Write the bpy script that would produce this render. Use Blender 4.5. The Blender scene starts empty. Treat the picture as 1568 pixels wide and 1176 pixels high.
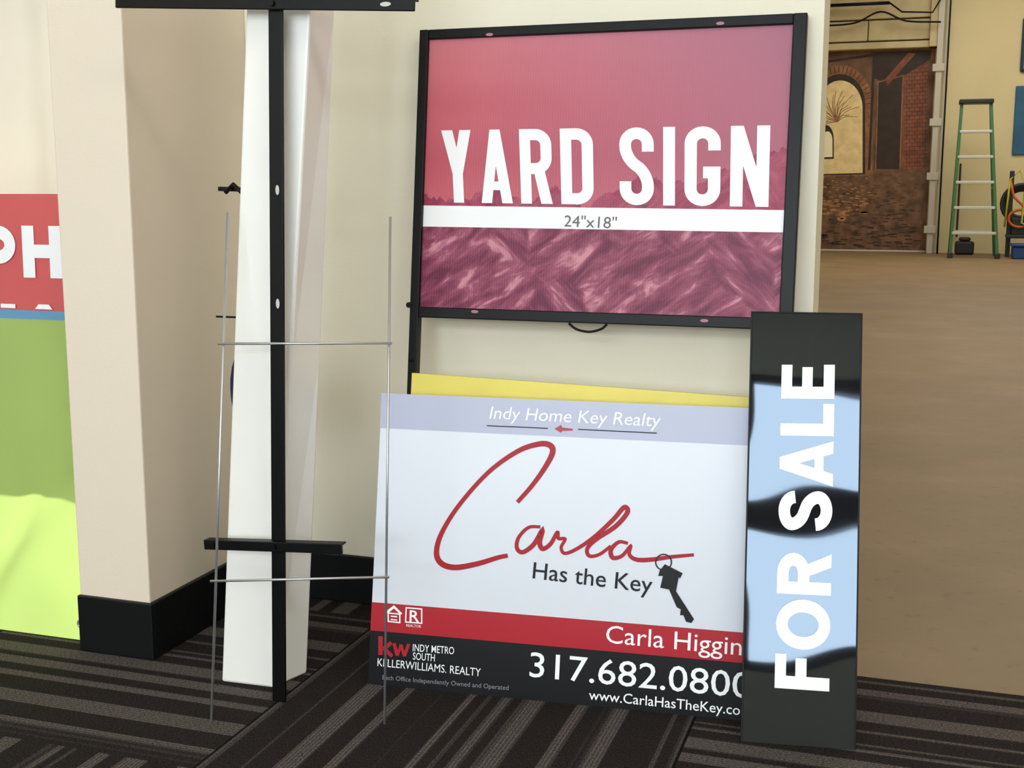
import bpy, bmesh, math, random
import numpy as np
from mathutils import Matrix, Vector
random.seed(4)
S=bpy.context.scene
col=bpy.context.collection
try:
    S.view_settings.view_transform='Standard'; S.view_settings.look='None'
except Exception: pass

# ---------------------------------------------------------------- materials
def lin(c):
    return tuple(((x/255)/12.92 if x/255<=.04045 else ((x/255+.055)/1.055)**2.4) for x in c[:3])+(1.,)
def N(nt,t,**k):
    n=nt.nodes.new(t)
    for a,b in k.items(): setattr(n,a,b)
    return n
def mat(name,c,rough=.5,metal=0.,ior=1.45,var=0.,vscale=8.,bump=0.,bscale=60.,coat=0.,tint=None):
    m=bpy.data.materials.new(name); m.use_nodes=True; nt=m.node_tree; L=nt.links
    b=nt.nodes['Principled BSDF']; b.inputs['Base Color'].default_value=lin(c)
    b.inputs['Roughness'].default_value=rough; b.inputs['Metallic'].default_value=metal; b.inputs['IOR'].default_value=ior
    b.inputs['Coat Weight'].default_value=coat
    if tint: b.inputs['Specular Tint'].default_value=tint
    tc=N(nt,'ShaderNodeTexCoord')
    if var>0:
        n=N(nt,'ShaderNodeTexNoise'); n.inputs['Scale'].default_value=vscale; n.inputs['Detail'].default_value=6
        L.new(tc.outputs['Object'],n.inputs['Vector'])
        r=N(nt,'ShaderNodeValToRGB'); cl=lin(c)
        r.color_ramp.elements[0].position=.3; r.color_ramp.elements[1].position=.7
        r.color_ramp.elements[0].color=tuple(x*(1-var) for x in cl[:3])+(1,)
        r.color_ramp.elements[1].color=tuple(min(1,x*(1+var)) for x in cl[:3])+(1,)
        L.new(n.outputs['Fac'],r.inputs['Fac']); L.new(r.outputs['Color'],b.inputs['Base Color'])
    if bump>0:
        n=N(nt,'ShaderNodeTexNoise'); n.inputs['Scale'].default_value=bscale; n.inputs['Detail'].default_value=2
        L.new(tc.outputs['Object'],n.inputs['Vector'])
        bp=N(nt,'ShaderNodeBump'); bp.inputs['Strength'].default_value=bump; bp.inputs['Distance'].default_value=.005
        L.new(n.outputs['Fac'],bp.inputs['Height']); L.new(bp.outputs['Normal'],b.inputs['Normal'])
    return m
def ramp(nt,pts,interp='LINEAR'):
    r=N(nt,'ShaderNodeValToRGB'); cr=r.color_ramp; cr.interpolation=interp
    while len(cr.elements)<len(pts): cr.elements.new(.5)
    for e,(p,c) in zip(cr.elements,pts): e.position=p; e.color=c if len(c)==4 and max(c)<=1 else lin(c)
    return r
def M_(nt,op,a,b=None,c=None):
    n=N(nt,'ShaderNodeMath',operation=op)
    for i,v in enumerate((a,b,c)):
        if v is None: continue
        if isinstance(v,(int,float)): n.inputs[i].default_value=v
        else: nt.links.new(v,n.inputs[i])
    return n.outputs[0]
def mixc(nt,f,a,b):
    n=N(nt,'ShaderNodeMix',data_type='RGBA')
    if isinstance(f,(int,float)): n.inputs[0].default_value=f
    else: nt.links.new(f,n.inputs[0])
    for i,v in ((6,a),(7,b)):
        if isinstance(v,tuple): n.inputs[i].default_value=v
        else: nt.links.new(v,n.inputs[i])
    return n.outputs[2]

m_wall=mat('cream_paint',(238,231,210),.7,bump=.05,bscale=160)
m_col=mat('column_paint',(234,219,200),.65,bump=.05,bscale=160)
m_base=mat('black_rubber_base',(15,15,17),.45,ior=1.35,bump=.1,bscale=40)
m_ceil=mat('ceiling_paint',(230,226,216),.8)
m_black=mat('black_painted_steel',(8,8,9),.42,ior=1.3,bump=.03,bscale=300)
m_hole=mat('slot_light',(205,200,190),.6)
m_wire=mat('galvanised_wire',(200,200,203),.32,metal=.8)
m_pvc=mat('white_vinyl_post',(250,247,242),.35,var=.02)
m_navy=mat('navy_paint',(20,34,62),.4)
m_yel=mat('yellow_sheet',(222,204,74),.35,var=.12,vscale=4)
m_white=mat('print_white',(248,248,250),.4)
m_sign=mat('sign_white_gloss',(216,220,230),.28)
m_lav=mat('print_lavender',(170,173,198),.28)
m_red=mat('print_red',(174,18,36),.3,ior=1.35)
m_scr=mat('print_script_red',(166,8,28),.36,ior=1.3)
m_blk=mat('print_black',(12,12,15),.3,ior=1.3)
m_ink=mat('print_ink',(6,6,9),.4,ior=1.3)
m_gry=mat('print_grey',(130,132,140),.4)
m_dgr=mat('print_dark_grey',(92,88,96),.4)
m_slot=mat('slot_pink',(170,120,130),.5)
m_rider=mat('rider_gloss_black',(24,22,24),.025,ior=1.75,tint=(.66,.82,1.0,1))  # blue of the reflected daylight is put into the specular tint
m_rlet=mat('rider_letter_white',(252,252,253),.35)
m_glass=mat('frame_alu',(60,60,62),.4,metal=.6)
m_gwall=mat('garage_wall_yellow',(214,202,160),.7,var=.04,vscale=2)
m_gwood=mat('garage_wood_cream',(192,178,142),.7,var=.12,vscale=5)
m_ggrey=mat('track_grey',(190,186,176),.5)

def carpet():
    m=bpy.data.materials.new('carpet_tile'); m.use_nodes=True; nt=m.node_tree; L=nt.links; b=nt.nodes['Principled BSDF']
    g=N(nt,'ShaderNodeNewGeometry'); s=N(nt,'ShaderNodeSeparateXYZ'); L.new(g.outputs['Position'],s.inputs[0])
    X,Y=s.outputs[0],s.outputs[1]; T=.61
    ux=M_(nt,'DIVIDE',M_(nt,'ADD',X,.89+T*20),T); uy=M_(nt,'DIVIDE',M_(nt,'ADD',Y,-1.315+T*20),T)
    par=M_(nt,'MODULO',M_(nt,'ADD',M_(nt,'FLOOR',ux),M_(nt,'FLOOR',uy)),2)
    c=M_(nt,'ADD',M_(nt,'MULTIPLY',X,M_(nt,'SUBTRACT',1,par)),M_(nt,'MULTIPLY',Y,par))
    d=M_(nt,'ADD',M_(nt,'MULTIPLY',Y,M_(nt,'SUBTRACT',1,par)),M_(nt,'MULTIPLY',X,par))
    n1=N(nt,'ShaderNodeTexNoise',noise_dimensions='1D'); n1.inputs['Scale'].default_value=24; n1.inputs['Detail'].default_value=1.5
    L.new(c,n1.inputs['W'])
    st=ramp(nt,[(.51,(0,0,0,1)),(.57,(1,1,1,1))]); L.new(n1.outputs['Fac'],st.inputs['Fac'])
    rib=M_(nt,'MULTIPLY',M_(nt,'ADD',M_(nt,'SINE',M_(nt,'MULTIPLY',c,2*math.pi/.0055)),1),.5)
    cb=N(nt,'ShaderNodeCombineXYZ'); L.new(M_(nt,'MULTIPLY',c,700),cb.inputs[0]); L.new(M_(nt,'MULTIPLY',d,260),cb.inputs[1])
    n2=N(nt,'ShaderNodeTexNoise'); n2.inputs['Scale'].default_value=1; n2.inputs['Detail'].default_value=2; L.new(cb.outputs[0],n2.inputs['Vector'])
    fz=ramp(nt,[(.32,(0,0,0,1)),(.68,(1,1,1,1))]); L.new(n2.outputs['Fac'],fz.inputs['Fac'])
    f=M_(nt,'MULTIPLY',M_(nt,'MULTIPLY',st.outputs[0],M_(nt,'ADD',M_(nt,'MULTIPLY',rib,.6),.4)),M_(nt,'ADD',M_(nt,'MULTIPLY',fz.outputs[0],.85),.12))
    seamx=M_(nt,'LESS_THAN',M_(nt,'ABSOLUTE',M_(nt,'SUBTRACT',M_(nt,'FRACT',ux),.5)),.497)
    base=mixc(nt,fz.outputs[0],lin((22,20,20)),lin((56,50,49)))
    cc=mixc(nt,f,base,lin((126,118,114)))
    cc=mixc(nt,seamx,lin((18,17,17)),cc)
    L.new(cc,b.inputs['Base Color']); b.inputs['Roughness'].default_value=.95; b.inputs['IOR'].default_value=1.15
    bp=N(nt,'ShaderNodeBump'); bp.inputs['Strength'].default_value=.6; bp.inputs['Distance'].default_value=.003
    L.new(n2.outputs['Fac'],bp.inputs['Height']); L.new(bp.outputs[0],b.inputs['Normal'])
    return m
def concrete():
    m=bpy.data.materials.new('stained_concrete'); m.use_nodes=True; nt=m.node_tree; L=nt.links; b=nt.nodes['Principled BSDF']
    tc=N(nt,'ShaderNodeTexCoord')
    n=N(nt,'ShaderNodeTexNoise'); n.inputs['Scale'].default_value=2.3; n.inputs['Detail'].default_value=9; n.inputs['Roughness'].default_value=.65
    L.new(tc.outputs['Object'],n.inputs['Vector'])
    r=ramp(nt,[(.3,(122,101,72)),(.55,(133,111,81)),(.75,(145,123,93))]); L.new(n.outputs['Fac'],r.inputs['Fac'])
    n2=N(nt,'ShaderNodeTexNoise'); n2.inputs['Scale'].default_value=30; n2.inputs['Detail'].default_value=6
    L.new(tc.outputs['Object'],n2.inputs['Vector'])
    r2=ramp(nt,[(.60,(1,1,1,1)),(.70,(.80,.78,.76,1))]); L.new(n2.outputs['Fac'],r2.inputs['Fac'])
    mx=N(nt,'ShaderNodeMix',data_type='RGBA',blend_type='MULTIPLY'); mx.inputs[0].default_value=.8
    L.new(r.outputs[0],mx.inputs[6]); L.new(r2.outputs[0],mx.inputs[7])
    L.new(mx.outputs[2],b.inputs['Base Color']); b.inputs['Roughness'].default_value=.6
    return m
def yardart():
    m=bpy.data.materials.new('mountain_print'); m.use_nodes=True; nt=m.node_tree; L=nt.links; b=nt.nodes['Principled BSDF']
    tc=N(nt,'ShaderNodeTexCoord'); s=N(nt,'ShaderNodeSeparateXYZ'); L.new(tc.outputs['Object'],s.inputs[0])
    x=M_(nt,'DIVIDE',s.outputs[0],.64); t=M_(nt,'DIVIDE',s.outputs[1],.485)
    sky=ramp(nt,[(.35,(206,100,112)),(.55,(192,84,100)),(.75,(206,100,112)),(1,(218,126,136))]); L.new(t,sky.inputs['Fac'])
    mv=M_(nt,'MULTIPLY',M_(nt,'MULTIPLY',x,M_(nt,'POWER',t,.6)),.9)
    skc=mixc(nt,mv,sky.outputs[0],lin((158,102,126)))
    n1=N(nt,'ShaderNodeTexNoise',noise_dimensions='1D'); n1.inputs['Scale'].default_value=7; n1.inputs['Detail'].default_value=6; n1.inputs['Roughness'].default_value=.55; L.new(M_(nt,'ADD',x,3.3),n1.inputs['W'])
    h1=M_(nt,'ADD',M_(nt,'ADD',M_(nt,'MULTIPLY',n1.outputs['Fac'],.22),.31),M_(nt,'MULTIPLY',M_(nt,'POWER',x,3),.16))
    k1=M_(nt,'LESS_THAN',t,h1)
    def streak(rot,sc):
        a=N(nt,'ShaderNodeMapping'); a.inputs['Rotation'].default_value=(0,0,rot); L.new(tc.outputs['Object'],a.inputs['Vector'])
        q=N(nt,'ShaderNodeMapping'); q.inputs['Scale'].default_value=sc; L.new(a.outputs[0],q.inputs['Vector'])
        n=N(nt,'ShaderNodeTexNoise'); n.inputs['Scale'].default_value=1; n.inputs['Detail'].default_value=8; n.inputs['Roughness'].default_value=.6; n.inputs['Distortion'].default_value=.5
        L.new(q.outputs[0],n.inputs['Vector']); return n.outputs['Fac']
    A_=streak(-.62,(13,44,1)); B_=streak(.75,(12,42,1))
    nb=N(nt,'ShaderNodeTexNoise'); nb.inputs['Scale'].default_value=6; nb.inputs['Detail'].default_value=3; L.new(tc.outputs['Object'],nb.inputs['Vector'])
    sel=ramp(nt,[(.52,(0,0,0,1)),(.56,(1,1,1,1))]); L.new(nb.outputs['Fac'],sel.inputs['Fac'])
    stk=mixc(nt,sel.outputs[0],A_,B_)
    r1=ramp(nt,[(.42,(148,52,82)),(.60,(176,80,104))]); L.new(stk,r1.inputs['Fac'])
    c=mixc(nt,k1,skc,r1.outputs[0])
    r2=ramp(nt,[(.38,(106,34,64)),(.49,(134,56,84)),(.56,(154,76,102)),(.65,(206,138,152))]); L.new(stk,r2.inputs['Fac'])
    k2=M_(nt,'LESS_THAN',t,M_(nt,'ADD',.30,M_(nt,'MULTIPLY',n1.outputs['Fac'],.14)))
    c=mixc(nt,k2,c,r2.outputs[0])
    L.new(c,b.inputs['Base Color']); b.inputs['Roughness'].default_value=.42; b.inputs['IOR'].default_value=1.35
    w=M_(nt,'SINE',M_(nt,'MULTIPLY',s.outputs[0],2*math.pi/.0045))
    bp=N(nt,'ShaderNodeBump'); bp.inputs['Strength'].default_value=.1; bp.inputs['Distance'].default_value=.0005
    L.new(w,bp.inputs['Height']); L.new(bp.outputs[0],b.inputs['Normal'])
    return m
def cloth(name,c,trans=.5,rough=.5,vs=3):
    m=bpy.data.materials.new(name); m.use_nodes=True; nt=m.node_tree; L=nt.links
    b=nt.nodes['Principled BSDF']; b.inputs['Roughness'].default_value=rough
    n=N(nt,'ShaderNodeTexNoise'); n.inputs['Scale'].default_value=vs; tc=N(nt,'ShaderNodeTexCoord'); L.new(tc.outputs['Object'],n.inputs['Vector'])
    r=ramp(nt,[(.3,tuple(int(v*.93) for v in c)),(.7,c)]); L.new(n.outputs['Fac'],r.inputs['Fac'])
    L.new(r.outputs[0],b.inputs['Base Color'])
    t=N(nt,'ShaderNodeBsdfTranslucent'); L.new(r.outputs[0],t.inputs['Color'])
    mx=N(nt,'ShaderNodeMixShader'); mx.inputs[0].default_value=trans
    L.new(b.outputs[0],mx.inputs[1]); L.new(t.outputs[0],mx.inputs[2]); L.new(mx.outputs[0],nt.nodes['Material Output'].inputs[0])
    return m

# ---------------------------------------------------------------- mesh helpers
def mk(name,V,F,mats,parent=None,bevel=0,smooth=False,mw=None):
    me=bpy.data.meshes.new(name); me.from_pydata([tuple(v) for v in V],[],F)
    for m in (mats if isinstance(mats,(list,tuple)) else [mats]): me.materials.append(m)
    if smooth:
        for p in me.polygons: p.use_smooth=True
    me.update(); o=bpy.data.objects.new(name,me); col.objects.link(o)
    if mw is not None: o.matrix_world=mw
    if parent is not None:
        o.parent=parent; o.matrix_parent_inverse=Matrix.Identity(4)
    if bevel:
        b=o.modifiers.new('bevel','BEVEL'); b.width=bevel; b.segments=2; b.limit_method='ANGLE'
    return o
def abox(V,F,x0,x1,y0,y1,z0,z1):
    i=len(V); V+=[(x0,y0,z0),(x1,y0,z0),(x1,y1,z0),(x0,y1,z0),(x0,y0,z1),(x1,y0,z1),(x1,y1,z1),(x0,y1,z1)]
    F+=[(i+3,i+2,i+1,i),(i+4,i+5,i+6,i+7),(i,i+1,i+5,i+4),(i+1,i+2,i+6,i+5),(i+2,i+3,i+7,i+6),(i+3,i,i+4,i+7)]
def boxes(name,bs,m,parent=None,bevel=0,mw=None):
    V=[];F=[]
    for b in bs: abox(V,F,*b)
    return mk(name,V,F,m,parent,bevel=bevel,mw=mw)
def bar(V,F,p0,p1,w,d,wa):
    p0,p1,wa=Vector(p0),Vector(p1),Vector(wa); ax=(p1-p0).normalized(); wa=(wa-ax*wa.dot(ax)).normalized(); da=ax.cross(wa)
    i=len(V)
    for p in (p0,p1):
        for a,b in ((-1,-1),(1,-1),(1,1),(-1,1)): V.append(p+wa*a*w/2+da*b*d/2)
    F+=[(i,i+1,i+2,i+3),(i+7,i+6,i+5,i+4),(i+1,i,i+4,i+5),(i+2,i+1,i+5,i+6),(i+3,i+2,i+6,i+7),(i,i+3,i+7,i+4)]
def tube(V,F,pts,r,n=10,closed=False):
    pts=[Vector(p) for p in pts]; base=len(V); up=None; K=len(pts)
    for k,p in enumerate(pts):
        a=pts[k-1] if (k>0 or closed) else p; b=pts[(k+1)%K] if (k<K-1 or closed) else p
        t=(b-a).normalized()
        if up is None: up=Vector((0,0,1)) if abs(t.z)<.9 else Vector((1,0,0))
        u=(up-t*up.dot(t)).normalized(); v=t.cross(u); up=u
        for j in range(n):
            an=2*math.pi*j/n; V.append(p+u*r*math.cos(an)+v*r*math.sin(an))
    for k in range(K if closed else K-1):
        for j in range(n):
            A=base+k*n; B=base+((k+1)%K)*n
            F.append((A+j,A+(j+1)%n,B+(j+1)%n,B+j))
    if not closed:
        F.append(tuple(base+j for j in reversed(range(n)))); F.append(tuple(base+(K-1)*n+j for j in range(n)))
def empty(name,loc=(0,0,0)):
    o=bpy.data.objects.new(name,None); o.location=loc; o.empty_display_size=.1; col.objects.link(o); return o

# ---------------------------------------------------------------- flat artwork helpers
def homog(src,dst):
    A=[];B=[]
    for (x,y),(u,v) in zip(src,dst):
        A.append([x,y,1,0,0,0,-u*x,-u*y]); B.append(u); A.append([0,0,0,x,y,1,-v*x,-v*y]); B.append(v)
    h=np.linalg.solve(np.array(A,float),np.array(B,float))
    return lambda x,y:((h[0]*x+h[1]*y+h[2])/(h[6]*x+h[7]*y+1),(h[3]*x+h[4]*y+h[5])/(h[6]*x+h[7]*y+1))
def ribbon(pts,w,closed=False):
    P=[Vector(p) for p in pts]; n=len(P); out=[]; Lf=[];R=[]
    for i,p in enumerate(P):
        a=P[i-1] if (i>0 or closed) else None; b=P[(i+1)%n] if (i<n-1 or closed) else None
        d1=(p-a).normalized() if a is not None else (b-p).normalized()
        d2=(b-p).normalized() if b is not None else d1
        n1=Vector((-d1.y,d1.x)); n2=Vector((-d2.y,d2.x)); mm=(n1+n2)
        if mm.length<1e-6: mm=n1
        mm.normalize(); k=1/max(.5,mm.dot(n1)); ww=(w[i] if isinstance(w,list) else w)/2
        Lf.append(p+mm*k*ww); R.append(p-mm*k*ww)
    for i in range(n if closed else n-1):
        j=(i+1)%n; out.append([tuple(R[i]),tuple(R[j]),tuple(Lf[j]),tuple(Lf[i])])
    return out
def rpath(pts,closed=False,k=7):
    out=[]; n=len(pts)
    for i,(x,y,r) in enumerate(pts):
        p=Vector((x,y))
        if r<=0 or (not closed and i in(0,n-1)): out.append((x,y)); continue
        a=Vector(pts[i-1][:2]); b=Vector(pts[(i+1)%n][:2])
        ra=min(r,(a-p).length*.5 if pts[i-1][2]>0 else (a-p).length); rb=min(r,(b-p).length*.5 if pts[(i+1)%n][2]>0 else (b-p).length)
        s=p+(a-p).normalized()*ra; e=p+(b-p).normalized()*rb
        c1=s+(p-s)*.56; c2=e+(p-e)*.56
        for q in range(k+1):
            t=q/k; v=s*(1-t)**3+c1*3*t*(1-t)**2+c2*3*t*t*(1-t)+e*t**3; out.append((v.x,v.y))
    o=[out[0]]
    for q in out[1:]:
        if (Vector(q)-Vector(o[-1])).length>1e-5: o.append(q)
    if closed and (Vector(o[0])-Vector(o[-1])).length<1e-5: o.pop()
    return o
def smooth(pts,k=6):
    P=[Vector(p) for p in pts]; P=[P[0]*2-P[1]]+P+[P[-1]*2-P[-2]]; out=[]
    for i in range(1,len(P)-2):
        a,b,c,d=P[i-1:i+3]
        for q in range(k):
            t=q/k; out.append(tuple(.5*((2*b)+(c-a)*t+(2*a-5*b+4*c-d)*t*t+(3*b-a-3*c+d)*t**3)))
    out.append(tuple(P[-2])); return out
def rect(x0,y0,x1,y1): return [(x0,y0),(x1,y0),(x1,y1),(x0,y1)]
def letter(ch,w,s):
    h=s/2; r=min(w/2-h,.32)
    if ch=='I': return [rect(0,0,w,1)]
    if ch=='Y': return [[(0,1),(s*1.08,1),(w/2+h,.40),(w/2-h,.40)],[(w,1),(w-s*1.08,1),(w/2-h,.40),(w/2+h,.40)],rect(w/2-h,0,w/2+h,.41)]
    if ch=='A': return [[(0,0),(s,0),(w/2+h*.95,1),(w/2-h*.95,1)],[(w,0),(w-s,0),(w/2-h*.95,1),(w/2+h*.95,1)],rect(w*.24,.18,w*.76,.18+s*.8)]
    if ch=='N': return [rect(0,0,s,1),rect(w-s,0,w,1),[(0,1),(s*1.0,1),(w,0),(w-s,0)]]
    if ch=='F': return [rect(0,0,s,1),rect(0,1-s*.95,w,1),rect(0,.42,w*.9,.42+s*.95)]
    if ch=='E': return [rect(0,0,s,1),rect(0,1-s*.95,w,1),rect(0,.41,w*.93,.41+s*.92),rect(0,0,w,s*.95)]
    if ch=='L': return [rect(0,0,s,1),rect(0,0,w,s*.95)]
    if ch=='D': return ribbon(rpath([(h,h,0),(w-h,h,r),(w-h,1-h,r),(h,1-h,0)],True),s,True)
    if ch=='O': return ribbon(rpath([(h,h,.45),(w-h,h,.45),(w-h,1-h,.45),(h,1-h,.45)],True),s,True)
    if ch=='R': return [rect(0,0,s,1),[(w*.42,.46),(w*.42+s*1.0,.46),(w,0),(w-s*1.05,0)]]+ribbon(rpath([(h,.40+h,0),(w-h,.40+h,r),(w-h,1-h,r),(h,1-h,0)]),s)
    if ch=='S': return ribbon(rpath([(w-h,.69,0),(w-h,1-h,r),(h,1-h,r),(h,.60,.18),(w-h,.42,.18),(w-h,h,r),(h,h,r),(h,.31,0)]),s)
    if ch=='G': return ribbon(rpath([(w-h,.70,0),(w-h,1-h,r),(h,1-h,r),(h,h,r),(w-h,h,r),(w-h,.50-h,0),(w*.52,.50-h,0)]),s)
    return []
def word(spec,s,gap):
    x=0;polys=[]
    for ch,w in spec:
        if ch!=' ':
            polys+=[[(x+a,b) for a,b in p] for p in letter(ch,w,s)]; x+=w+gap
        else: x+=w
    return polys,x-gap
def art(root,name,polys,m,layer=1,z0=0.0,zf=None):
    V=[];F=[]
    for k_,p in enumerate(polys):
        i=len(V); 
        ar=sum(p[k][0]*p[(k+1)%len(p)][1]-p[(k+1)%len(p)][0]*p[k][1] for k in range(len(p)))
        if ar<0: p=p[::-1]
        V+=[(x,y,z0+layer*.0004+(k_%7)*.00003) for x,y in p]; F.append(tuple(range(i,len(V))))
    return mk(name,V,F,m,root)
def font(body,off=0.,res=3):
    c=bpy.data.curves.new('t','FONT'); c.body=body; c.size=1; c.offset=off; c.resolution_u=res; o=bpy.data.objects.new('t',c); col.objects.link(o)
    bpy.context.view_layer.update(); dg=bpy.context.evaluated_depsgraph_get(); me=bpy.data.meshes.new_from_object(o.evaluated_get(dg))
    V=[tuple(v.co) for v in me.vertices]; F=[tuple(p.vertices) for p in me.polygons]
    bpy.data.objects.remove(o); bpy.data.curves.remove(c); bpy.data.meshes.remove(me); return V,F
CAP=max(v[1] for v in font('H')[0])
def text(root,name,body,H,p0,p1,cap,m,layer=2,off=0.,shear=0.,z0=0.):
    V,F=font(body,off)
    a=Vector(H(*p0)); b=Vector(H(*p1)); mid=((p0[0]+p1[0])/2,(p0[1]+p1[1])/2)
    ch=(Vector(H(mid[0],mid[1]-cap))-Vector(H(*mid))).length
    x0=min(v[0] for v in V); x1=max(v[0] for v in V); sx=(b-a).length/(x1-x0); sy=ch/CAP
    e=(b-a).normalized(); n=Vector((-e.y,e.x))
    VV=[]
    for v in V:
        X=(v[0]-x0)*sx+shear*v[1]*sy; Y=v[1]*sy; q=a+e*X+n*Y; VV.append((q.x,q.y,z0+layer*.0004))
    return mk(name,VV,F,m,root)
def frame_mw(o,e,up):
    e=Vector(e).normalized(); up=Vector(up); up=(up-e*up.dot(e)).normalized(); n=e.cross(up)
    return Matrix(((e.x,up.x,n.x,o[0]),(e.y,up.y,n.y,o[1]),(e.z,up.z,n.z,o[2]),(0,0,0,1)))

# ================================================================ ROOM SHELL
WY=1.992
mc=carpet(); mcon=concrete()
V=[];F=[]
abox(V,F,-3,-.16,-3.5,WY+.1,-.1,0); abox(V,F,-.16,2.5,-3.5,1.925,-.1,0)
mk('floor',V,F,mc)
boxes('garage_floor',[(-.16,3.5,1.925,2.1,-.1,-.001),(-1.35,3.5,2.1,16.3,-.1,-.001)],mcon)
boxes('wall_back',[(-1.31,-.158,WY,WY+.11,0,3.0),(-.158,2.5,WY,WY+.11,2.5,3.0),(1.9,2.5,WY,WY+.11,0,2.5)],m_wall)
boxes('wall_pilaster',[(-1.309,-1.172,1.63,WY,0,3.0)],m_col,bevel=.003)
boxes('baseboard_back',[(-1.16,-.158,WY-.008,WY,0,.092)],m_base,bevel=.002)
boxes('baseboard_pilaster',[(-1.309,-1.164,1.622,1.63,0,.097),(-1.172,-1.164,1.63,WY-.008,0,.097)],m_base,bevel=.002)
boxes('wall_left_window',[(-3.1,-2.6,WY,WY+.11,0,3.0),(-2.6,-1.31,WY,WY+.11,2.4,3.0),(-2.6,-1.31,WY,WY+.11,0,.08),(-1.36,-1.31,WY,WY+.11,.08,2.4)],m_wall)
boxes('window_1',[(-2.6,-1.36,WY+.03,WY+.08,.54,.80),(-2.6,-1.36,WY+.03,WY+.08,.08,.11),(-2.6,-2.56,WY+.03,WY+.08,.08,2.4),(-1.4,-1.36,WY+.03,WY+.08,.08,2.4),(-2.6,-1.36,WY+.03,WY+.08,2.36,2.4)],m_glass)  # unseen wide mid rail, sized to keep sun off the banner's upper part
boxes('wall_left',[(-3.1,-3.0,-3.6,WY,0,3.0)],m_wall)
boxes('wall_right',[(2.5,2.6,-3.6,WY+.11,0,3.0)],m_wall)
boxes('ceiling',[(-3.1,2.6,-3.6,WY+.11,3.0,3.1)],m_ceil)
boxes('wall_front',[(-3.1,2.6,-3.6,-3.5,0,.85),(-3.1,2.6,-3.6,-3.5,2.6,3.0),(-3.1,-2.4,-3.6,-3.5,.85,2.6),(1.6,2.6,-3.6,-3.5,.85,2.6)],m_wall)
boxes('window_2',[(-2.4,1.6,-3.58,-3.52,1.66,1.82),(-2.4,1.6,-3.58,-3.52,.85,.91),(-2.4,1.6,-3.58,-3.52,2.54,2.6),(-1.75,-1.68,-3.58,-3.52,.85,2.6),(.65,.72,-3.58,-3.52,.85,2.6)],m_glass)
boxes('garage_wall_left',[(-1.45,-1.35,2.1,16.3,0,4)],m_gwall)
boxes('garage_wall_right',[(3.5,3.6,2.1,16.3,0,4)],m_gwall)
boxes('garage_wall_far',[(.06,3.5,16.25,16.4,0,4),(-1.35,.06,16.25,16.4,2.5,4)],m_gwall)
boxes('garage_wall_near',[(-1.35,3.5,2.102,2.14,3.0,4),(2.6,3.5,2.102,2.14,0,3.0)],m_gwall)
boxes('garage_ceiling',[(-1.45,3.6,2.1,16.4,4,4.1)],m_ceil)
boxes('trim_garage_header',[(-1.35,.10,16.1,16.25,2.50,2.58),(-1.35,-.75,16.12,16.25,2.60,2.84),(-.74,-.02,16.12,16.25,2.60,2.84),(-1.35,-.02,16.12,16.25,2.86,3.4),(-.02,.08,16.05,16.25,2.5,3.4)],m_gwood,bevel=.01)

# roll-up door with mural
dr=empty('door_mural_curtain',(0,0,0)); dr.matrix_world=frame_mw((-1.35,16.24,0),(1,0,0),(0,0,1))
Hd=homog([(1250,385),(1408,388),(1430,85),(1262,80)],[(.08,0),(1.34,0),(1.385,2.47),(.08,2.47)])
def dpoly(*p): return [Hd(*q) for q in p]
m1=mat('mural_brown',(104,76,58),.6,var=.4,vscale=5); m2=mat('mural_dark',(50,38,34),.6,var=.35,vscale=6); m3=mat('mural_gold',(232,210,158),.6,var=.14,vscale=10)
m4=mat('mural_floor',(108,78,56),.5,var=.55,vscale=9); m5=mat('mural_brick',(128,74,52),.6,var=.35,vscale=10); m6=mat('mural_rust',(138,94,64),.6,var=.4,vscale=9); m7=mat('mural_white',(252,244,214),.5)
m8=mat('mural_cobble_light',(168,122,82),.5,var=.5,vscale=14); m9=mat('mural_cobble_dark',(58,42,34),.5,var=.4,vscale=14)
V=[];F=[];abox(V,F,0,1.41,0,2.5,-.02,0); mk('curtain',V,F,m1,dr)
art(dr,'mural_ground',[dpoly((1240,268),(1420,258),(1408,388),(1236,386))],m4,1)
rr=random.Random(3)
pl=[];pd=[]
for k in range(90):
    t=rr.random()**1.2; y=270+t*66; x=1256+rr.random()*(60+30*(1-t)); w=2+7*t; pl.append(dpoly((x,y),(x+w,y+.6),(x+w+1,y+1.2+2*t),(x-1,y+1+2*t)))
for k in range(170):
    t=rr.random()**.8; y=266+t*114; x=1252+rr.random()*150; w=2+9*t; pd.append(dpoly((x,y),(x+w,y+.6),(x+w+1,y+1+1.6*t),(x-1,y+.8+1.6*t)))
art(dr,'mural_cobble_joints',pd,m9,2); art(dr,'mural_wet_cobbles',pl,m8,4)
def arch(cx,top,bot,rx,ry,k=14): return [(cx-rx,bot)]+[(cx-rx*math.cos(math.pi*i/k),top+ry-ry*math.sin(math.pi*i/k)) for i in range(k+1)]+[(cx+rx,bot)]
art(dr,'mural_arch_outer',[dpoly(*arch(1285,98,270,52,62))],m6,2)
vo=[]
for k in range(23):
    an=math.pi*k/22; vo+=[[Hd(*q) for q in p] for p in ribbon([(1285-42*math.cos(an),160-50*math.sin(an)),(1285-51*math.cos(an),160-61*math.sin(an))],1.0)]
art(dr,'mural_voussoirs',vo,m2,5)
art(dr,'mural_arch_dark',[dpoly(*arch(1285,112,268,41,48))],m2,3)
art(dr,'mural_arch_gold',[dpoly(*arch(1286,122,266,36,44))],m3,4)
art(dr,'mural_gate',[dpoly(*arch(1264,190,243,13,22))],m2,5)
art(dr,'mural_gate_light',[dpoly(*arch(1267,200,240,8,14))],m7,6)
brr=[]
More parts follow.
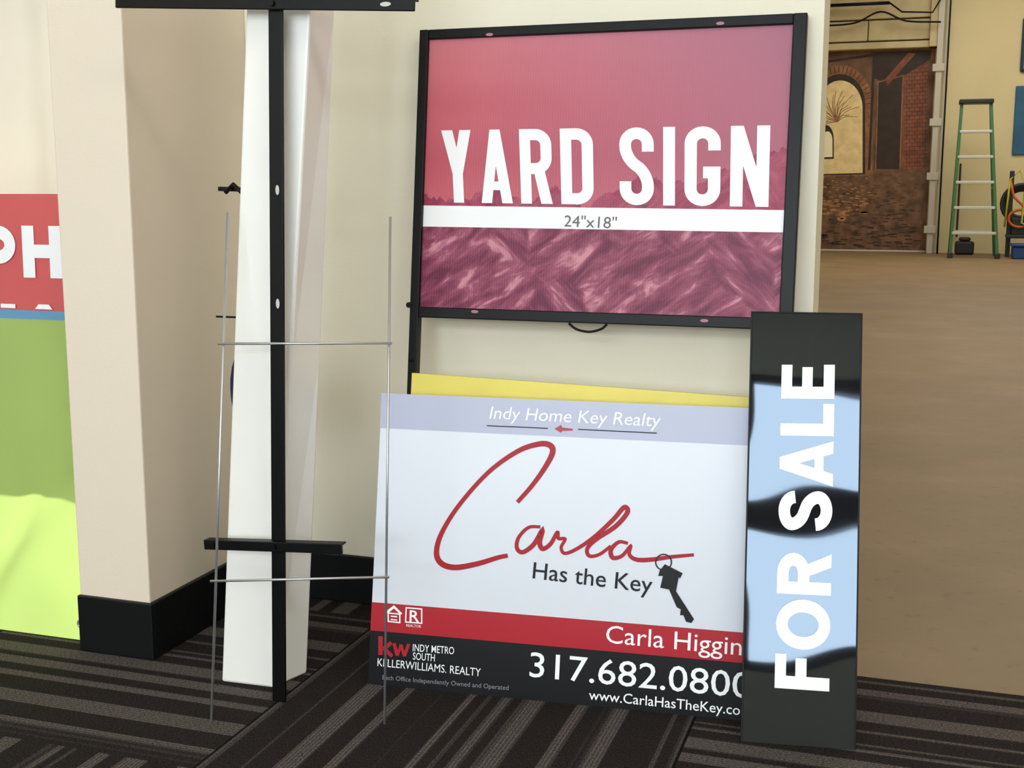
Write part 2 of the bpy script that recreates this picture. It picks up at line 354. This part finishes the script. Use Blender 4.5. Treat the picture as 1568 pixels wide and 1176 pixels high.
for k in range(23):
    an=-.3+k*.15; x0,y0=1283,186; L_=28+10*math.sin(k*2.3); x1=x0-L_*math.cos(an); y1=y0-(L_+14)*math.sin(an)
    brr+=[[Hd(*q) for q in p] for p in ribbon(smooth([(x0,y0),((x0+x1)/2-4,(y0+y1)/2-4),(x1,max(y1,132))],3),.9)]
art(dr,'mural_branches',brr,m6,5)
art(dr,'mural_doorway',[dpoly((1345,128),(1383,120),(1378,262),(1340,260))],m2,3)
art(dr,'mural_door_frame',[[Hd(*q) for q in p] for p in ribbon([(1342,260),(1346,128),(1384,120),(1379,262)],2)],m6,4)
art(dr,'mural_bricks',[dpoly((1386,100),(1422,96),(1414,262),(1382,262))],m5,2)
bl=[]
for k in range(27):
    y=104+k*5.9; bl.append(dpoly((1386,y+.6),(1421,y),(1421,y+.7),(1386,y+1.3)))
    for j in range(4):
        x=1389+j*8+(4 if k%2 else 0); bl.append(dpoly((x,y),(x+.7,y),(x+.7,y+5.5),(x,y+5.5)))
art(dr,'mural_mortar',bl,m2,3)
art(dr,'mural_shade',[dpoly((1338,82),(1427,84),(1425,98),(1362,134),(1338,120))],m2,4)
art(dr,'mural_awning',[dpoly((1357,124),(1392,86),(1403,88),(1360,134))],m5,5)
art(dr,'mural_beams',[[Hd(*q) for q in p] for p in ribbon([(1262,92),(1340,86)],4)+ribbon([(1340,84),(1332,262)],4)],m2,4)
V=[];F=[];tube(V,F,[(0.01+i*.14,0.012,.01) for i in range(11)],.015); mk('bottom_bar',V,F,m_ggrey,dr)

tr=empty('door_track',(0,0,0))
boxes('rail',[(.07,.14,16.02,16.08,0,3.3),(.16,.19,16.1,16.16,0,3.3)],m_ggrey,tr,bevel=.006)
boxes('bracket',[(.03,.17,16.0,16.1,z,z+.09) for z in (.25,.9,1.55,2.2)],m_ggrey,tr,bevel=.006)
V=[];F=[]
tube(V,F,smooth([(-1.3,15.95,2.78),(-.9,15.95,2.80),(-.6,15.95,2.92),(-.3,15.95,2.80),(.1,15.95,2.77)]),.011)
tube(V,F,[(-1.3,15.95,3.02),(-.5,15.95,3.02)],.02); tube(V,F,[(-.5,15.95,3.02),(-.35,15.9,2.9),(0,15.9,2.88),(.12,15.95,3.1)],.010)
tube(V,F,[(.2,16.0,0.0+i*.33) for i in range(11)],.010)
mk('conduit_cable',V,F,m_black,smooth=True)

# ---- step ladder
m_lg=mat('ladder_green',(52,104,62),.5); m_al=mat('ladder_aluminium',(196,198,190),.4,metal=.3); m_dk=mat('ladder_cap',(40,42,42),.5)
ld=empty('step_ladder',(0,0,0))
def lrail(f,side,rear=False):
    xl=.33+(.375-.33)*f if side<0 else .84+(.69-.84)*f
    y=(15.72-.22*f) if rear else (15.05+.33*f)
    return (xl,y,1.78*f)
V=[];F=[]
for sd in(-1,1):
    bar(V,F,lrail(0,sd),lrail(1,sd),.035,.07,(1,0,0)); bar(V,F,lrail(0,sd,True),lrail(.98,sd,True),.028,.04,(1,0,0))
mk('rails',V,F,m_lg,ld,bevel=.004)
V=[];F=[]
for k in range(1,6):
    f=k*.305*.95/1.78; A=lrail(f,-1);B=lrail(f,1); abox(V,F,A[0],B[0],A[1]-.05,A[1]+.05,A[2]-.02,A[2]+.012)
    A=lrail(f,-1,True);B=lrail(f,1,True)
    if k in(1,3,5): abox(V,F,A[0],B[0],A[1]-.012,A[1]+.012,A[2]-.01,A[2]+.01)
mk('treads',V,F,m_al,ld,bevel=.004)
boxes('top_cap',[(.345,.72,15.3,15.56,1.765,1.815)],m_dk,ld,bevel=.01)
boxes('feet',[(.30,.36,15.0,15.1,0,.06),(.81,.87,15.0,15.1,0,.06)],m_dk,ld,bevel=.005)
V=[];F=[]
for sd in(-1,1): bar(V,F,lrail(.45,sd),lrail(.45,sd,True),.02,.02,(1,0,0))
mk('spreaders',V,F,m_al,ld)

m_or=mat('hose_orange',(190,96,40),.5); m_yg=mat('hose_yellow',(190,190,60),.5); m_bl=mat('bin_blue',(30,66,130),.5)
hr=empty('hose_reel_cart',(0,0,0))
V=[];F=[]
for k,(r,dy) in enumerate(((.22,0),(.19,.05),(.16,.1))):
    tube(V,F,[(1.10+r*math.cos(a*math.pi/12),15.5+dy,.62+r*math.sin(a*math.pi/12)) for a in range(24)],.022,8,True)
mk('hose_black',V,F,m_dk,hr,smooth=True)
V=[];F=[]; tube(V,F,[(1.08+.12*math.cos(a*math.pi/12),15.42,.45+.1*math.sin(a*math.pi/12)) for a in range(24)],.016,8,True)
tube(V,F,[(.95,15.4,.9),(1.0,15.4,.7),(1.1,15.4,.6),(1.2,15.42,.4),(1.3,15.4,.32)],.014,8); mk('hose_orange',V,F,m_or,hr,smooth=True)
V=[];F=[]; tube(V,F,[(.92,15.4,.35),(.95,15.4,.9),(1.05,15.4,1.0),(1.12,15.4,.85),(1.1,15.4,.4),(1.3,15.4,.3)],.012,8); mk('hose_yellow',V,F,m_yg,hr,smooth=True)
boxes('cart_frame',[(.95,1.0,15.5,15.55,0,1.0),(1.25,1.3,15.5,15.55,0,1.0),(.95,1.3,15.4,15.7,.22,.26),(1.0,1.2,15.45,15.65,.26,.45)],m_dk,hr,bevel=.008)
boxes('storage_bin',[(1.0,1.4,15.0,15.3,0,.14),(.98,1.42,14.98,15.32,.14,.17)],m_bl,bevel=.015)
boxes('floor_tool_bag',[(.40,.62,15.85,16.05,0,.16),(.44,.58,15.89,16.01,.16,.21)],m_dk,bevel=.03)
m_pn=mat('poster_navy',(38,52,82),.5); m_pt=mat('poster_teal',(38,92,126),.5,var=.15,vscale=4)
boxes('wall_sign_framed',[(1.03,1.6,16.2,16.25,2.18,2.82)],m_pn,bevel=.06)
boxes('wall_sign_teal',[(1.0,1.65,16.22,16.25,1.20,2.02)],m_pt,bevel=.01)
o=bpy.data.objects['wall_sign_framed']; boxes('inset',[(1.07,1.56,16.19,16.2,2.22,2.78)],m_gwall,o,bevel=.02); boxes('inset_dark',[(1.12,1.5,16.183,16.19,2.28,2.72)],m_pn,o)
o=bpy.data.objects['wall_sign_teal']; boxes('mark',[(1.14,1.30,16.21,16.22,1.42,1.58)],m_white,o)
V=[];F=[]; tube(V,F,[(.42,16.2,z) for z in (1.1,.9,.6,.35,.2)],.012); mk('wall_cord',V,F,m_dk)

# ================================================================ LEFT WINDOW DRESSING
m_shade=cloth('shade_fabric',(228,220,204),.10,.8)
V=[];F=[];nx=60
for i in range(nx+1):
    x=-2.7+1.385*i/nx; dy=.012*math.sin(i*1.1)+.01*math.sin(i*.37+1)
    V+=[(x,1.93+dy,.70),(x,1.93+dy*1.2,2.6)]
F=[(2*i,2*i+2,2*i+3,2*i+1) for i in range(nx)]
mk('window_shade',V,F,m_shade,smooth=True)
mg=cloth('banner_green',(186,212,122),.40,.4); mr=cloth('banner_red',(224,100,102),.2,.4); mb=cloth('banner_blue',(110,166,208),.2,.4)
bn=empty('graphics_banner',(0,0,0)); bn.matrix_world=frame_mw((-2.5,1.662,0),(1,0,0),(0,.02,1))
def panel(name,x0,x1,y0,y1,z,m,folds=0):
    V=[];F=[];nx,ny=70,40
    for j in range(ny+1):
        for i in range(nx+1):
            x=x0+(x1-x0)*i/nx; y=y0+(y1-y0)*j/ny
            d=y-1.7*(x-.93); e=y-.9*(x-.85)
            V.append((x,y,z+.003*math.sin(3.1*x+5*y)*math.sin(9*y+x*7)-folds*(.006*math.exp(-(d/.03)**2)+.004*math.exp(-((e)/.03)**2))*min(1,(y1-y)/.08)*min(1,y/.05)))
    for j in range(ny):
        for i in range(nx): k=j*(nx+1)+i; F.append((k,k+1,k+nx+2,k+nx+1))
    return mk(name,V,F,m,bn,smooth=True)
panel('green_sheet',0,1.187,0,.552,0,mg,1.6)
panel('blue_stripe',0,1.187,.552,.567,0,mb)
panel('red_sheet',0,1.187,.567,.76,0,mr)
h0,h1=2.5-1.418,2.5-1.340
LH=[rect(h0,.622,h0+.024,.708),rect(h1-.024,.622,h1,.708),rect(h0,.655,h1,.677)]
px0=h0-.095
LP=[rect(px0,.622,px0+.024,.708)]+ribbon(rpath([(px0+.012,.655,0),(px0+.07,.655,.025),(px0+.07,.697,.025),(px0+.012,.697,0)]),.022)
art(bn,'letter_h',LH,m_white,1,.003); art(bn,'letter_p',LP,m_white,1,.003)
art(bn,'letters_lower',[[(h0+.02,.570),(h0+.055,.570),(h0+.048,.578),(h0+.027,.578)],rect(h0-.05,.570,h0-.02,.577)],m_white,1,.003)
V=[];F=[]; tube(V,F,[(1.168+.007*math.cos(a*math.pi/8),.032+.007*math.sin(a*math.pi/8),.004) for a in range(16)],.0022,6,True); mk('grommet',V,F,m_wire,bn,smooth=True)
art(bn,'grommet_hole',[[(1.168+.006*math.cos(a*math.pi/8),.032+.006*math.sin(a*math.pi/8)) for a in range(16)]],m_ink,1,.0045)

# ================================================================ WHITE VINYL POST
def lerp(a,b,t): return tuple(a[i]+(b[i]-a[i])*t for i in range(len(a)))
b4=[(-1.012,1.582),(-.922,1.586),(-.900,1.657),(-.990,1.655)]
t4=[(-.927,1.580),(-.825,1.580),(-.825,1.656),(-.927,1.656)]
V=[];F=[];zs=[0,1.015*.5,1.015,1.32]
for z in zs:
    for a,b in zip(b4,t4):
        q=lerp(a,b,z/1.015); V.append((q[0],q[1],z))
for k in range(3):
    for j in range(4): F.append((4*k+j,4*k+(j+1)%4,4*k+4+(j+1)%4,4*k+4+j))
F+=[(3,2,1,0),(12,13,14,15)]
mk('vinyl_sign_post',V,F,m_pvc,bevel=.004)

# ---- black cross-bar sign stake leaning on the post
sk=empty('cross_bar_sign_stake',(0,0,0))
V=[];F=[]
bar(V,F,(-.888,1.545,0),(-.8635,1.553,1.020),.022,.005,(1,0,0))
bar(V,F,(-.8975,1.553,0),(-.873,1.561,1.020),.003,.014,(1,0,0))
mk('upright',V,F,m_black,sk,bevel=.0012)
V=[];F=[]; bar(V,F,(-1.117,1.543,1.0335),(-.651,1.543,1.008),.0165,.005,(0,0,1)); bar(V,F,(-1.117,1.551,1.0405),(-.651,1.551,1.0150),.003,.014,(0,0,1)); mk('top_bar',V,F,m_black,sk,bevel=.0012)
V=[];F=[]; bar(V,F,(-1.002,1.536,.238),(-.772,1.536,.253),.015,.005,(0,0,1)); bar(V,F,(-1.002,1.543,.244),(-.772,1.543,.259),.003,.014,(0,0,1)); mk('foot_bar',V,F,m_black,sk,bevel=.0012)
V=[];F=[]
def disc(V,F,c,rx,rz,y):
    i=len(V); V+= [(c[0]+rx*math.cos(a*math.pi/8),y,c[1]+rz*math.sin(a*math.pi/8)) for a in range(16)]; F.append(tuple(range(i,i+16)))
disc(V,F,(-.867,.766),.003,.007,1.5475); disc(V,F,(-.871,.605),.003,.007,1.546); disc(V,F,(-.692,1.0105),.008,.003,1.5395)
mk('slots',V,F,m_hole,sk)
V=[];F=[]
for x,z,y in((-.882,.2465,1.533),(-.985,.240,1.533),(-.862,1.0195,1.540)): tube(V,F,[(x,y,z),(x,y-.004,z)],.004,8)
mk('bolts',V,F,m_black,sk)

# ---- second stake standing behind the post
s2=empty('step_stake',(0,0,0))
V=[];F=[]; bar(V,F,(-1.012,1.712,0),(-.945,1.730,1.2),.018,.008,(1,0,0)); bar(V,F,(-1.062,1.71,.768),(-.93,1.71,.765),.007,.008,(0,0,1)); bar(V,F,(-1.07,1.70,.565),(-.95,1.70,.565),.003,.004,(0,0,1)); tube(V,F,[(-1.045,1.70,.762),(-1.03,1.70,.775),(-1.015,1.70,.762)],.004,8); mk('stake_bars',V,F,m_black,s2,bevel=.0008)
V=[];F=[]
for k in range(2):
    for a in range(24): V.append((-1.010+.033*math.cos(a*math.pi/12),1.690+.006*k,.450+.070*math.sin(a*math.pi/12)))
F=[tuple(range(24)),tuple(reversed(range(24,48)))]+[(a,24+a,24+(a+1)%24,(a+1)%24) for a in range(24)]
mk('round_plate',V,F,m_navy,s2)

# ---- wire H stake
V=[];F=[]
A0,A1=(-.940,1.439,.002),(-.950,1.550,.734); B0,B1=(-.702,1.519,.002),(-.727,1.623,.728); r=.0019
tube(V,F,[A0,A1],r);tube(V,F,[B0,B1],r)
for f0,f1 in((.745,.752),(.282,.292)):
    a=Vector(lerp(A0,A1,f0)); b=Vector(lerp(B0,B1,f1)); d=(b-a).normalized()*.006; off=Vector((0,-.004,0)); tube(V,F,[a-d+off,b+d+off],r)
mk('wire_h_stake',V,F,m_wire,smooth=True)

# ================================================================ YARD SIGN IN FRAME
ys=empty('yard_sign',(0,0,0)); ys.matrix_world=frame_mw((-.821,1.909,.552),(1,0,0),(0,.123,.9924))
Hy=homog([(628,482),(1210,508),(1242,23),(645,46)],[(0,0),(.64,0),(.64,.485),(0,.485)])
V=[];F=[]; abox(V,F,.008,.632,.008,.477,-.008,-.004); mk('corrugated_panel',V,F,yardart(),ys)
V=[];F=[]
T=-.5560
abox(V,F,0,.016,T,.485,-.014,.004); abox(V,F,.619,.64,T,.485,-.014,.004)
abox(V,F,.016,.619,.469,.485,-.014,.003); abox(V,F,.016,.619,0,.018,-.014,.003)
mk('steel_frame',V,F,m_black,ys,bevel=.0015)
def oval(cx,cy,rx,ry): return [(cx+rx*math.cos(a*math.pi/10),cy+ry*math.sin(a*math.pi/10)) for a in range(20)]
sl=[oval(*Hy(*p),.0065,.0026) for p in((752,54),(1107,39),(727,475),(1076,492))]
art(ys,'frame_slots',sl,m_slot,1,.0032)
art(ys,'white_band',[[Hy(*q) for q in((641,313),(1200,325),(1198,359),(640,345))]],m_white,1,-.004)
spec=[('Y',.42),('A',.44),('R',.43),('D',.43),(' ',.22),('S',.43),('I',.145),('G',.43),('N',.45)]
pol,W=word(spec,.148,.115)
Hq=homog([(0,0),(W,0),(W,1),(0,1)],[Hy(680,309),Hy(1176,320),Hy(1181,195),Hy(675,199)])
art(ys,'yard_sign_lettering',[[Hq(*q) for q in p] for p in pol],m_white,2,-.004)
text(ys,'size_text','24"x18"',Hy,(862,347),(942,351),17,m_dgr,3,0,.0,-.004)
V=[];F=[]; tube(V,F,[(x,y,-.004) for x,y in smooth([Hy(868,494),Hy(880,503),Hy(899,507),Hy(917,503),Hy(926,496)])],.0022,6); mk('wire_loop',V,F,m_black,ys,smooth=True)
V=[];F=[]; x,y=Hy(630,547); tube(V,F,[(x-.004,y,-.004),(x+.006,y,-.004)],.009,10); mk('leg_bolt',V,F,m_black,ys)
V=[];F=[]; x,y=Hy(626,464); tube(V,F,[(x+.002,y,.003),(x+.002,y,.006)],.005,10); mk('corner_bolt',V,F,m_black,ys)

# ================================================================ YELLOW SHEET behind the realty sign
yl=[(-.778,1.735,0),(-.165,1.775,0),(-.158,1.845,.453),(-.775,1.806,.472)]
V=[Vector(p) for p in yl]+[Vector(p)+Vector((-.0003,.004,0)) for p in yl]
mk('yellow_sheet_sign',V,[(0,1,2,3),(7,6,5,4),(0,4,5,1),(1,5,6,2),(2,6,7,3),(3,7,4,0)],m_yel)

# ================================================================ REALTY SIGN
cs=empty('real_estate_sign',(0,0,0)); BL=Vector((-.789,1.648,0)); BR=Vector((-.181,1.701,0)); TL=Vector((-.796,1.734,.449))
cs.matrix_world=frame_mw(BL,BR-BL,TL-BL)
Hc=homog([(563,1048),(1135,1103),(1145,627),(585,598)],[(0,0),(.577,0),(.569,.4572),(0,.4572)])
def cp(*p): return [Hc(*q) for q in p]
V=[];F=[]; abox(V,F,0,.61,0,.4572,-.003,0); mk('sign_panel',V,F,m_sign,cs,bevel=.0008)
ys1=(Hc(582,651)[1]+Hc(1144,685)[1])/2
yr=(Hc(568,918)[1]+Hc(1139,972)[1])/2; yb=(Hc(566,962)[1]+Hc(1137,1018)[1])/2
art(cs,'top_strip',[rect(0,ys1,.61,.4572)],m_lav); art(cs,'red_band',[rect(0,yb,.61,yr)],m_red); art(cs,'black_band',[rect(0,0,.61,yb)],m_blk)
text(cs,'company_text','Indy Home Key Realty',Hc,(752,639),(1012,654),19,m_white,2,0.0,.15)
art(cs,'rule_lines',[[Hc(*q) for q in p] for p in (ribbon([(748,650),(842,655)],1.6)+ribbon([(888,657),(1008,664)],1.6))],m_ink,2)
art(cs,'small_key',[cp((852,656),(862,650),(864,654),(880,656),(880,659),(864,659),(862,662))],m_red,3)
C1=smooth([(795,768),(818,742),(838,714),(849,692),(845,681),(828,679),(795,690),(750,722),(705,772),(678,815),(670,845),(678,862),(700,868),(735,862),(765,853),(780,850)])
C2=smooth([(830,806),(812,807),(797,822),(794,838),(803,845),(820,833),(833,812),(829,830),(834,840),(846,832),(856,815),(858,824),(868,825),(862,838),(868,847),(888,839),(915,820),(942,795),(958,777),(963,785),(945,806),(915,826),(902,840),(905,851),(920,849),(938,836)])
C3=smooth([(964,832),(950,830),(938,842),(941,854),(955,851),(968,836),(966,849),(977,857),(1000,857),(1030,853),(1064,850)])
def scr(P,w0,w1): 
    n=len(P); ws=[w0+(w1-w0)*(.5-.5*math.cos(2*math.pi*i/n*2)) for i in range(n)]
    return [[Hc(*q) for q in p] for p in ribbon(P,ws)]
art(cs,'script_carla',scr(C1,6.6,9)+scr(C2,5,7.6)+scr(C3,5,7),m_scr,2)
text(cs,'tagline_text','Has the Key',Hc,(818,885),(1000,908),25,m_ink,2,.004)
kp=[]
kp+=[[Hc(*q) for q in p] for p in ribbon([(1018+12*math.cos(a*math.pi/10),861+12*math.sin(a*math.pi/10)) for a in range(20)],2,True)]
kp+=[cp((1020,864),(1047,878),(1043,886),(1041,884),(1037,905),(1013,900),(1017,882),(1010,882),(1012,874))]
kp+=[cp((1026,902),(1036,904),(1064,948),(1060,954),(1052,952),(1048,942),(1043,942),(1044,933),(1038,930))]
art(cs,'house_key_icon',kp,m_ink,3)
text(cs,'agent_text','Carla Higgins',Hc,(930,984),(1153,1005),27,m_white,2,.0)
text(cs,'phone_text','317.682.0800',Hc,(813,1036),(1150,1069),38,m_white,2,.003)
text(cs,'web_text','www.CarlaHasTheKey.com',Hc,(904,1071),(1150,1096),15,m_white,2,.003)
KW=[]
for p in (ribbon([(583,974),(583,1003)],7)+ribbon([(600,984),(586,995)],6)+ribbon([(586,991),(601,1005)],6)+ribbon([(604,985),(609,1004)],5)+ribbon([(609,1004),(615,987)],4.5)+ribbon([(615,987),(620,1005)],4.5)+ribbon([(620,1005),(627,986)],5)): KW.append([Hc(*q) for q in p])
art(cs,'kw_monogram',KW,m_red,2)
text(cs,'metro_text','INDY METRO',Hc,(633,997),(697,1002),11,m_white,2,.004)
text(cs,'south_text','SOUTH',Hc,(633,1010),(667,1013),11,m_white,2,.004)
text(cs,'realty_text','KELLERWILLIAMS. REALTY',Hc,(578,1020),(738,1036),12,m_white,2,.0)
text(cs,'small_print','Each Office Independently Owned and Operated',Hc,(586,1041),(781,1057),7,m_gry,2)
ic=[cp((591,936),(604,926),(617,939),(614,941),(604,931),(594,939))]
ic+=[[Hc(*q) for q in p] for p in ribbon([(595,938),(613,940),(613,953),(595,951)],2,True)]
ic+=[cp((599,942),(609,943),(609,945),(599,944)),cp((599,947),(609,948),(609,950),(599,949))]
ic+=[[Hc(*q) for q in p] for p in ribbon([(623,930),(647,932),(647,954),(622,952)],2,True)]
art(cs,'fair_housing_icons',ic,m_white,2)
text(cs,'icon_r','R',Hc,(628,951),(643,952),17,m_white,2,.012)
text(cs,'icon_caption','REALTOR',Hc,(623,959),(646,961),4,m_white,2)

# ================================================================ FOR SALE RIDER
rd=empty('for_sale_rider_sign',(0,0,0)); o=Vector((-.203,1.631,0)); 
rd.matrix_world=frame_mw(o,Vector((-.053,1.654,0))-o,Vector((-.226,1.784,.590))-o)
nx,ny=24,80; V=[];F=[]
def rz(x,y): return .00035*math.sin(y*13+.6)*math.sin(x*20+.4)+.00018*math.sin(y*29+x*15)
for s_ in (0,-.004):
    for j in range(ny+1):
        for i in range(nx+1):
            x=.1524*i/nx;y=.6096*j/ny; V.append((x,y,rz(x,y)+s_))
n0=len(V)//2
for j in range(ny):
    for i in range(nx):
        k=j*(nx+1)+i; F.append((k,k+1,k+nx+2,k+nx+1)); F.append((n0+k,n0+k+nx+1,n0+k+nx+2,n0+k+1))
mk('rider_panel',V,F,m_rider,rd,smooth=True)
V=[];F=[]
abox(V,F,-.0025,.0,-.0,.6096,-.006,.0015); abox(V,F,.1524,.1545,0,.6096,-.006,.0015); abox(V,F,-.0025,.1545,.6096,.6116,-.006,.0015); abox(V,F,-.0025,.1545,-.001,.0,-.006,.001)
mk('rider_rim',V,F,m_black,rd,bevel=.0006)
Hr=homog([(1136,1135),(1307,1148),(1322,484),(1150,479)],[(0,0),(.1524,0),(.1524,.6096),(0,.6096)])
spec=[('F',.58),('O',.84),('R',.70),(' ',.30),('S',.68),('A',.78),('L',.56),('E',.60)]
pol,W=word(spec,.215,.085)
Hq=homog([(0,0),(W,0),(W,1),(0,1)],[Hr(1269,1062),Hr(1280,563),Hr(1196,562),Hr(1185,1056)])
art(rd,'for_sale_lettering',[[Hq(*a) for a in p] for p in pol],m_rlet,2,.0004)

# ================================================================ LIGHT
w=bpy.data.worlds.new('sky'); S.world=w; w.use_nodes=True; nt=w.node_tree; bg=nt.nodes['Background']
sky=N(nt,'ShaderNodeTexSky'); 
try:
    sky.sky_type='HOSEK_WILKIE'; sky.sun_direction=Vector((-.35,.75,.55)).normalized(); sky.turbidity=4
except Exception: pass
mx=N(nt,'ShaderNodeMix',data_type='RGBA'); mx.inputs[0].default_value=.75; nt.links.new(sky.outputs[0],mx.inputs[6]); mx.inputs[7].default_value=(.85,.93,1,1)
nt.links.new(mx.outputs[2],bg.inputs[0]); bg.inputs[1].default_value=1.8
def area(name,loc,rot,sx,sy,P,c):
    l=bpy.data.lights.new(name,'AREA'); l.shape='RECTANGLE'; l.size=sx; l.size_y=sy; l.energy=P; l.color=c
    o=bpy.data.objects.new(name,l); o.location=loc; o.rotation_euler=rot; col.objects.link(o); return o
area('storefront_daylight',(-.4,-3.75,1.8),(math.radians(90),0,0),4.4,2.1,305,(.84,.93,1.0))
area('office_fill_light',(1.3,-.2,2.96),(0,0,0),1.2,.6,26,(1,.97,.92))  # added fill that brightens right-hand faces, not an actual fixture
area('garage_ceiling_lamp',(1.2,6,3.9),(0,0,0),2.5,4,98,(1,.95,.86))
area('garage_ceiling_lamp',(1.0,13,3.9),(0,0,0),2.5,3.5,135,(1,.95,.86))
s=bpy.data.lights.new('sun','SUN'); s.energy=9; s.angle=.01; s.color=(1,.98,.93); so=bpy.data.objects.new('sun',s); col.objects.link(so)
so.rotation_euler=Vector((-.35,.75,.55)).to_track_quat('Z','Y').to_euler()

# ================================================================ CAMERA
cd=bpy.data.cameras.new('camera'); cd.sensor_width=36; cd.lens=1862.3/1568*36; cd.clip_end=100
cam=bpy.data.objects.new('camera',cd); col.objects.link(cam); cam.location=(0,0,.7644)
cam.rotation_euler=(math.radians(90-9.01),0,math.radians(18.47)); S.camera=cam
